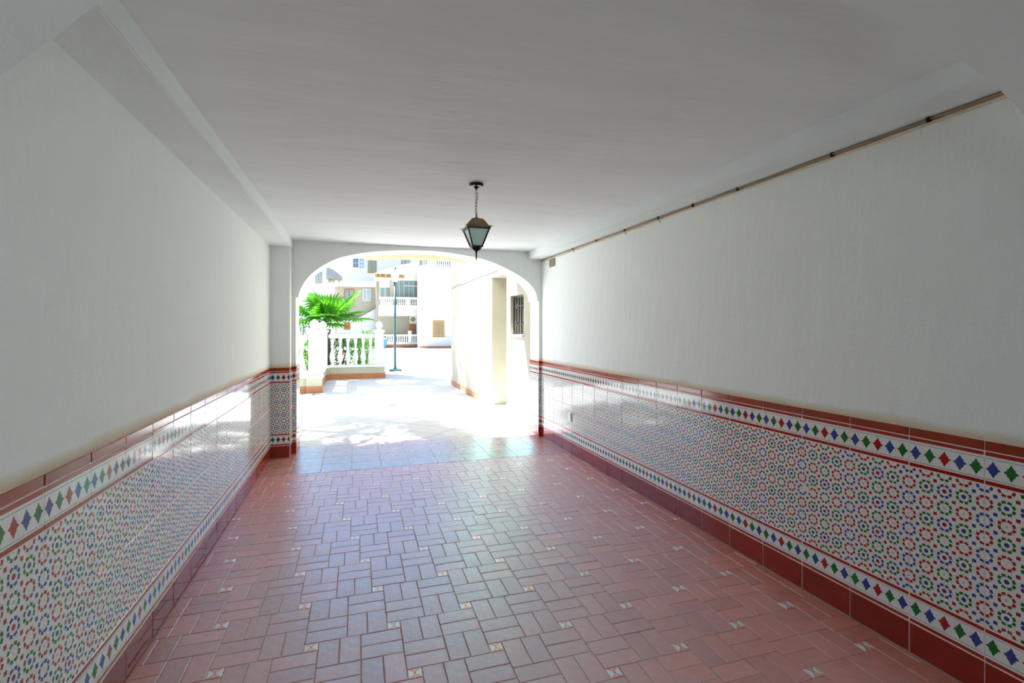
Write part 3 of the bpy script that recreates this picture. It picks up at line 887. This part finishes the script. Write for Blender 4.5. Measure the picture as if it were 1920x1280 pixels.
# ------------------------------------------------------------------ street lamp
sl = thing('street_lamp', 'dark green street lamp with a white lantern standing in the courtyard', 'street lamp', (1.31, 17.94, -0.014))
obj('base_plate', bevelled(bx(-0.22, 0.22, -0.22, 0.22, 0, 0.06), 0.015), 'lamp_green', sl)
obj('pole', lathe(bmesh.new(), [(0.075, 0.06), (0.06, 0.10), (0.042, 0.16), (0.040, 2.0), (0.034, 2.05), (0.034, 3.02)], 14), 'lamp_green', sl, smooth=True)
obj('collar', lathe(bmesh.new(), [(0.035, 3.0), (0.06, 3.04), (0.06, 3.08), (0.045, 3.10), (0.08, 3.13)], 14), 'lamp_green', sl)
def hexf(bm, rings, n=6):
    return lathe(bm, rings, n, rot=pi / 6)
obj('lamp_globe', hexf(bmesh.new(), [(0.075, 3.13), (0.155, 3.42)]), 'opal', sl)
obj('lamp_roof', hexf(bmesh.new(), [(0.175, 3.42), (0.165, 3.44), (0.09, 3.53), (0.05, 3.56), (0.045, 3.58)]), 'white_paint', sl)
obj('lamp_finial', lathe(bmesh.new(), [(0.025, 3.57), (0.045, 3.61), (0.03, 3.64), (0.008, 3.68)], 10), 'lamp_green', sl)
for k in range(6):
    a = pi / 6 + k * pi / 3
    obj('lamp_rib', tube(bmesh.new(), [(0.077 * cos(a), 0.077 * sin(a), 3.13), (0.158 * cos(a), 0.158 * sin(a), 3.42)], 0.007, 5), 'white_paint', sl)

# ------------------------------------------------------------------ houses across the courtyard
def fbox(parent, name, u0, v0, u1, v1, Y, m, d=0.1, d2=0.0, label=None):
    """a box on a facade standing at y=Y: proud by d, sunk by d2"""
    x0, z1 = at(u0, v0, Y); x1, _ = at(u1, v0, Y); _, z0 = at((u0 + u1) / 2, v1, Y); _, z1 = at((u0 + u1) / 2, v0, Y)
    c = Vector(parent.location)
    o = obj(name, bx(x0 - c.x, x1 - c.x, Y - d - c.y, Y + d2 - c.y, z0 - c.z, z1 - c.z), m, parent)
    if label: o['label'] = label
    return o
def fwin(parent, u0, v0, u1, v1, Y, frame, glass, nx=2, nz=1, fw=1.0):
    w = fbox(parent, 'window_frame', u0, v0, u1, v1, Y, frame, 0.05)
    W = (u1 - u0 - fw * (nx + 1)) / nx; Hh = (v1 - v0 - fw * (nz + 1)) / nz
    for i in range(nx):
        for j in range(nz):
            a = u0 + fw + i * (W + fw); b = v0 + fw + j * (Hh + fw)
            p = fbox(parent, 'pane', a, b, a + W, b + Hh, Y - 0.05, glass, 0.02)
            p.parent = w; p.location = (0, 0, 0)
    return w
def house(label, u, Y):
    x, _ = at(u, 640, Y)
    return thing('house', label, 'house', (x, Y, -0.014))
small_bal = mesh_from('baluster', lathe(bmesh.new(), [(0.045, 0), (0.03, 0.1), (0.055, 0.3), (0.03, 0.7), (0.045, 1.0)], 6), 'white_paint')
def far_balusters(parent, u0, u1, v0, v1, Y, n):
    c = Vector(parent.location)
    for k in range(n):
        u = u0 + (u1 - u0) * (k + 0.5) / n
        x, z0 = at(u, v1, Y); _, z1 = at(u, v0, Y)
        o = link('baluster', small_bal, parent); o.location = (x - c.x, Y - 0.1 - c.y, z0 - c.z); o.scale = (1, 1, z1 - z0)

# right block with a shuttered window
A = house('white house block with an ochre shuttered window and balustraded roof terrace', 812, 37)
fbox(A, 'wall', 786, 503, 905, 652.5, 37, 'far_white', 0, 1.2)
fbox(A, 'skirting', 786, 648.5, 905, 654, 37, 'orange_tile', 0.06)
w = fbox(A, 'window_frame', 811.5, 601, 833, 632.5, 37, 'wood_ochre', 0.07)
for a, b in ((815, 821.3), (823.5, 830)):
    s = fbox(A, 'shutter', a, 606, b, 627.5, 37 - 0.07, 'wood_louvre', 0.03); s.parent = w; s.location = (0, 0, 0)
fbox(A, 'window_sill', 811, 632, 837, 634.5, 37, 'white_paint', 0.15)
fbox(A, 'parapet', 785, 500.5, 905, 505, 37, 'far_white', 0.25)
fbox(A, 'rail', 785, 487.5, 905, 490, 37, 'white_paint', 0.2)
far_balusters(A, 791, 803, 490, 500.5, 37, 3); far_balusters(A, 816, 850, 490, 500.5, 37, 9)
fbox(A, 'baluster_backing', 786, 489.5, 900, 502, 37.5, 'roof_tile', 0, 0.2)  # dark strip added behind the roof balusters so their gaps stand out
fbox(A, 'rail_post', 803, 487, 816, 501, 37, 'white_paint', 0.2)
fbox(A, 'chimney', 795, 480, 802, 490, 37.8, 'wood_orange', 0.3)
fbox(A, 'terrace_wall', 800, 440, 905, 488, 37.9, 'far_white', 0, 0.3)

# terraced house: glazed upper balcony, lower porch
B = house('white house with a glazed upper balcony over a tan porch and orange door', 748, 39)
YB = 39.0
fbox(B, 'back_wall', 705, 520, 792, 650, YB + 1.6, 'far_tan', 0, 0.5)
fbox(B, 'side_wall', 784.5, 519, 790, 645, YB, 'far_white', 0, 1.6)
fbox(B, 'porch_base', 718, 641, 790, 645.5, YB, 'white_paint', 0, 1.6)
fbox(B, 'skirting', 716, 645.5, 790, 650, YB, 'orange_tile', 0.05, 0.5)
fbox(B, 'porch_rail', 720, 626.8, 789, 629.6, YB, 'white_paint', 0.15)
far_balusters(B, 723, 764, 629.6, 641, YB, 10); far_balusters(B, 772, 788, 629.6, 641, YB, 4)
fbox(B, 'porch_gap_backing', 720, 629, 789, 642, YB + 1.2, 'far_tan', 0, 0.1)  # tan panel added behind the porch balusters to darken the gaps
fbox(B, 'rail_post', 765, 620, 771, 642, YB, 'white_paint', 0.2)
fbox(B, 'balcony_slab', 711, 574, 788, 592, YB, 'far_white', 0.0, 1.6)
fbox(B, 'balcony_base', 711, 572, 787, 577, YB, 'white_paint', 0.15)
fbox(B, 'balcony_rail', 711, 557, 786, 560.5, YB, 'white_paint', 0.15)
far_balusters(B, 713, 737, 560.5, 573, YB, 7); far_balusters(B, 744, 762, 560.5, 573, YB, 5); far_balusters(B, 768, 784, 560.5, 573, YB, 4)
fbox(B, 'rail_post', 762, 557, 768, 576, YB, 'white_paint', 0.18)
fwin(B, 712, 538, 732, 560, YB + 0.6, 'white_paint', 'glass_green', 2, 1)
fbox(B, 'glazing_header', 711, 526, 735, 538, YB + 0.6, 'far_white', 0.1)
fwin(B, 739, 524.5, 785, 559, YB + 0.5, 'white_paint', 'glass_green', 5, 1, 0.8)
fbox(B, 'transom', 757, 535.3, 785, 536.3, YB + 0.40, 'white_paint', 0.05)
fbox(B, 'glazing_post', 732, 524, 739, 575, YB + 0.4, 'far_tan', 0.1)
fbox(B, 'eave_wall', 703, 515, 792, 525, YB, 'far_white', 0, 1.6)
for u in (705.5, 712, 722.5, 733, 753.5):
    fbox(B, 'eave_bracket', u - 2.2, 513.5, u + 2.2, 519.5, YB, 'wood_ochre', 0.45)
fbox(B, 'eave_board', 703, 516, 757, 520.5, YB, 'wood_ochre', 0.2)
# sloping roof over the balcony
x0, z0 = at(700, 514, YB); x1, z1 = at(790, 492, YB); c = Vector(B.location)
bm = prism_poly(bmesh.new(), [(x0 - c.x, z0 - c.z), (x1 - c.x, z0 - c.z), (x1 - c.x, z1 - c.z), (x1 - 1.6 - c.x, z1 - 0.3 - c.z), (x0 + 0.6 - c.x, z0 + 0.25 - c.z)], 1, -0.6, 1.9)
obj('roof', bm, 'far_white', B)
dr = fbox(B, 'door', 768, 606.5, 783.5, 629, YB + 1.55, 'wood_orange', 0.06)
q = fbox(B, 'door_glass', 778, 608, 781, 628, YB + 1.48, 'glass_dark', 0.02); q.parent = dr; q.location = (0, 0, 0)
fbox(B, 'door_wall', 768, 592, 784, 606.5, YB + 1.6, 'far_white', 0.2)
acu = fbox(B, 'air_conditioner', 770.5, 593, 780.5, 604, YB + 1.4, 'white_paint', 0.25)
xx, zz = at(774.5, 598.8, YB + 1.1)
bm = bmesh.new(); bmesh.ops.create_cone(bm, cap_ends=True, segments=20, radius1=0.20, radius2=0.20, depth=0.05, matrix=Matrix.Translation((xx - c.x, YB + 1.12 - c.y, zz - c.z)) @ Matrix.Rotation(pi / 2, 4, 'X'))
f_ = obj('fan_grille', bm, 'wood_louvre', acu)

# stone-coloured house with two windows
Cc = house('tan stone-coloured house with a white window and an orange framed window', 675, 42)
fbox(Cc, 'wall', 628, 537, 712, 650, 42, 'far_tan', 0, 2.5)
fbox(Cc, 'roof_band', 625, 528, 712, 538, 42, 'far_white', 0.6, 2.5)
fwin(Cc, 680, 541, 695, 563.5, 42, 'white_paint', 'glass_blue', 2, 1)
fwin(Cc, 645, 541.5, 664.5, 566.5, 42, 'wood_orange', 'glass_green', 2, 1, 1.6)
# ramped white garden wall in front of it
c = Vector(Cc.location)
def pt(u, v, Y): x, z = at(u, v, Y); return (x - c.x, z - c.z)
bm = prism_poly(bmesh.new(), [pt(632, 625, 41.6), pt(716, 625, 41.6), pt(716, 576, 41.6), pt(707, 577, 41.6), pt(672, 596, 41.6), pt(632, 599, 41.6)], 1, -0.6, -0.35)
obj('ramp_wall', bm, 'far_white', Cc)
fbox(Cc, 'porch_post', 672, 595, 676, 626, 41.45, 'white_paint', 0.12)
fbox(Cc, 'porch_window', 645, 604, 657, 618, 41.44, 'wood_orange', 0.06)

# tall white house behind
Dd = house('tall white house at the back with white and ochre framed upper windows', 705, 47)
fbox(Dd, 'wall', 560, 420, 830, 650, 47, 'far_white', 0, 1)
fwin(Dd, 661.5, 484, 672.5, 502, 47, 'white_paint', 'glass_dark', 2, 2, 0.6)
fwin(Dd, 673, 484, 683.5, 504, 47, 'white_paint', 'glass_blue', 2, 3, 0.9)
fwin(Dd, 689.5, 488.5, 706, 512, 47, 'wood_ochre', 'glass_green', 2, 1, 2.2)
fwin(Dd, 752.5, 478, 768, 497, 47, 'wood_ochre', 'glass_blue', 2, 1, 1.0)

# left house with a small pitched roof
Ee = house('white house at the left with a small grey pitched porch roof', 600, 41)
fbox(Ee, 'wall', 560, 470, 614, 650, 41, 'far_white', 0, 0.25)
fbox(Ee, 'porch_wall', 614, 520, 627, 650, 41, 'far_white', 0, 0.25)
c = Vector(Ee.location)
bm = prism_poly(bmesh.new(), [pt(612.5, 523, 41), pt(642, 525.5, 41), pt(641, 519, 41), pt(626, 507, 41), pt(614, 502, 41)], 1, -0.5, 0.25)
obj('roof', bm, 'roof_tile', Ee)
for u in (618, 626, 636): fbox(Ee, 'eave_bracket', u - 1.6, 524.5, u + 1.6, 529.5, 41, 'wood_ochre', 0.4)
fwin(Ee, 591, 510, 603.5, 531, 41, 'wood_ochre', 'glass_blue', 2, 1, 1.2)

bn = thing('blue_bin', 'blue bin standing at the left end of the far porch balustrade', 'bin', (at(721, 640, 37.5)[0], 37.5, -0.014))
obj('body', lathe(bmesh.new(), [(0.10, 0), (0.10, 0.25), (0.16, 0.28), (0.19, 0.60), (0.19, 0.66)], 14), 'bin_blue', bn)
obj('lid', lathe(bmesh.new(), [(0.20, 0.66), (0.20, 0.70), (0.12, 0.76)], 14), 'slot_steel', bn)
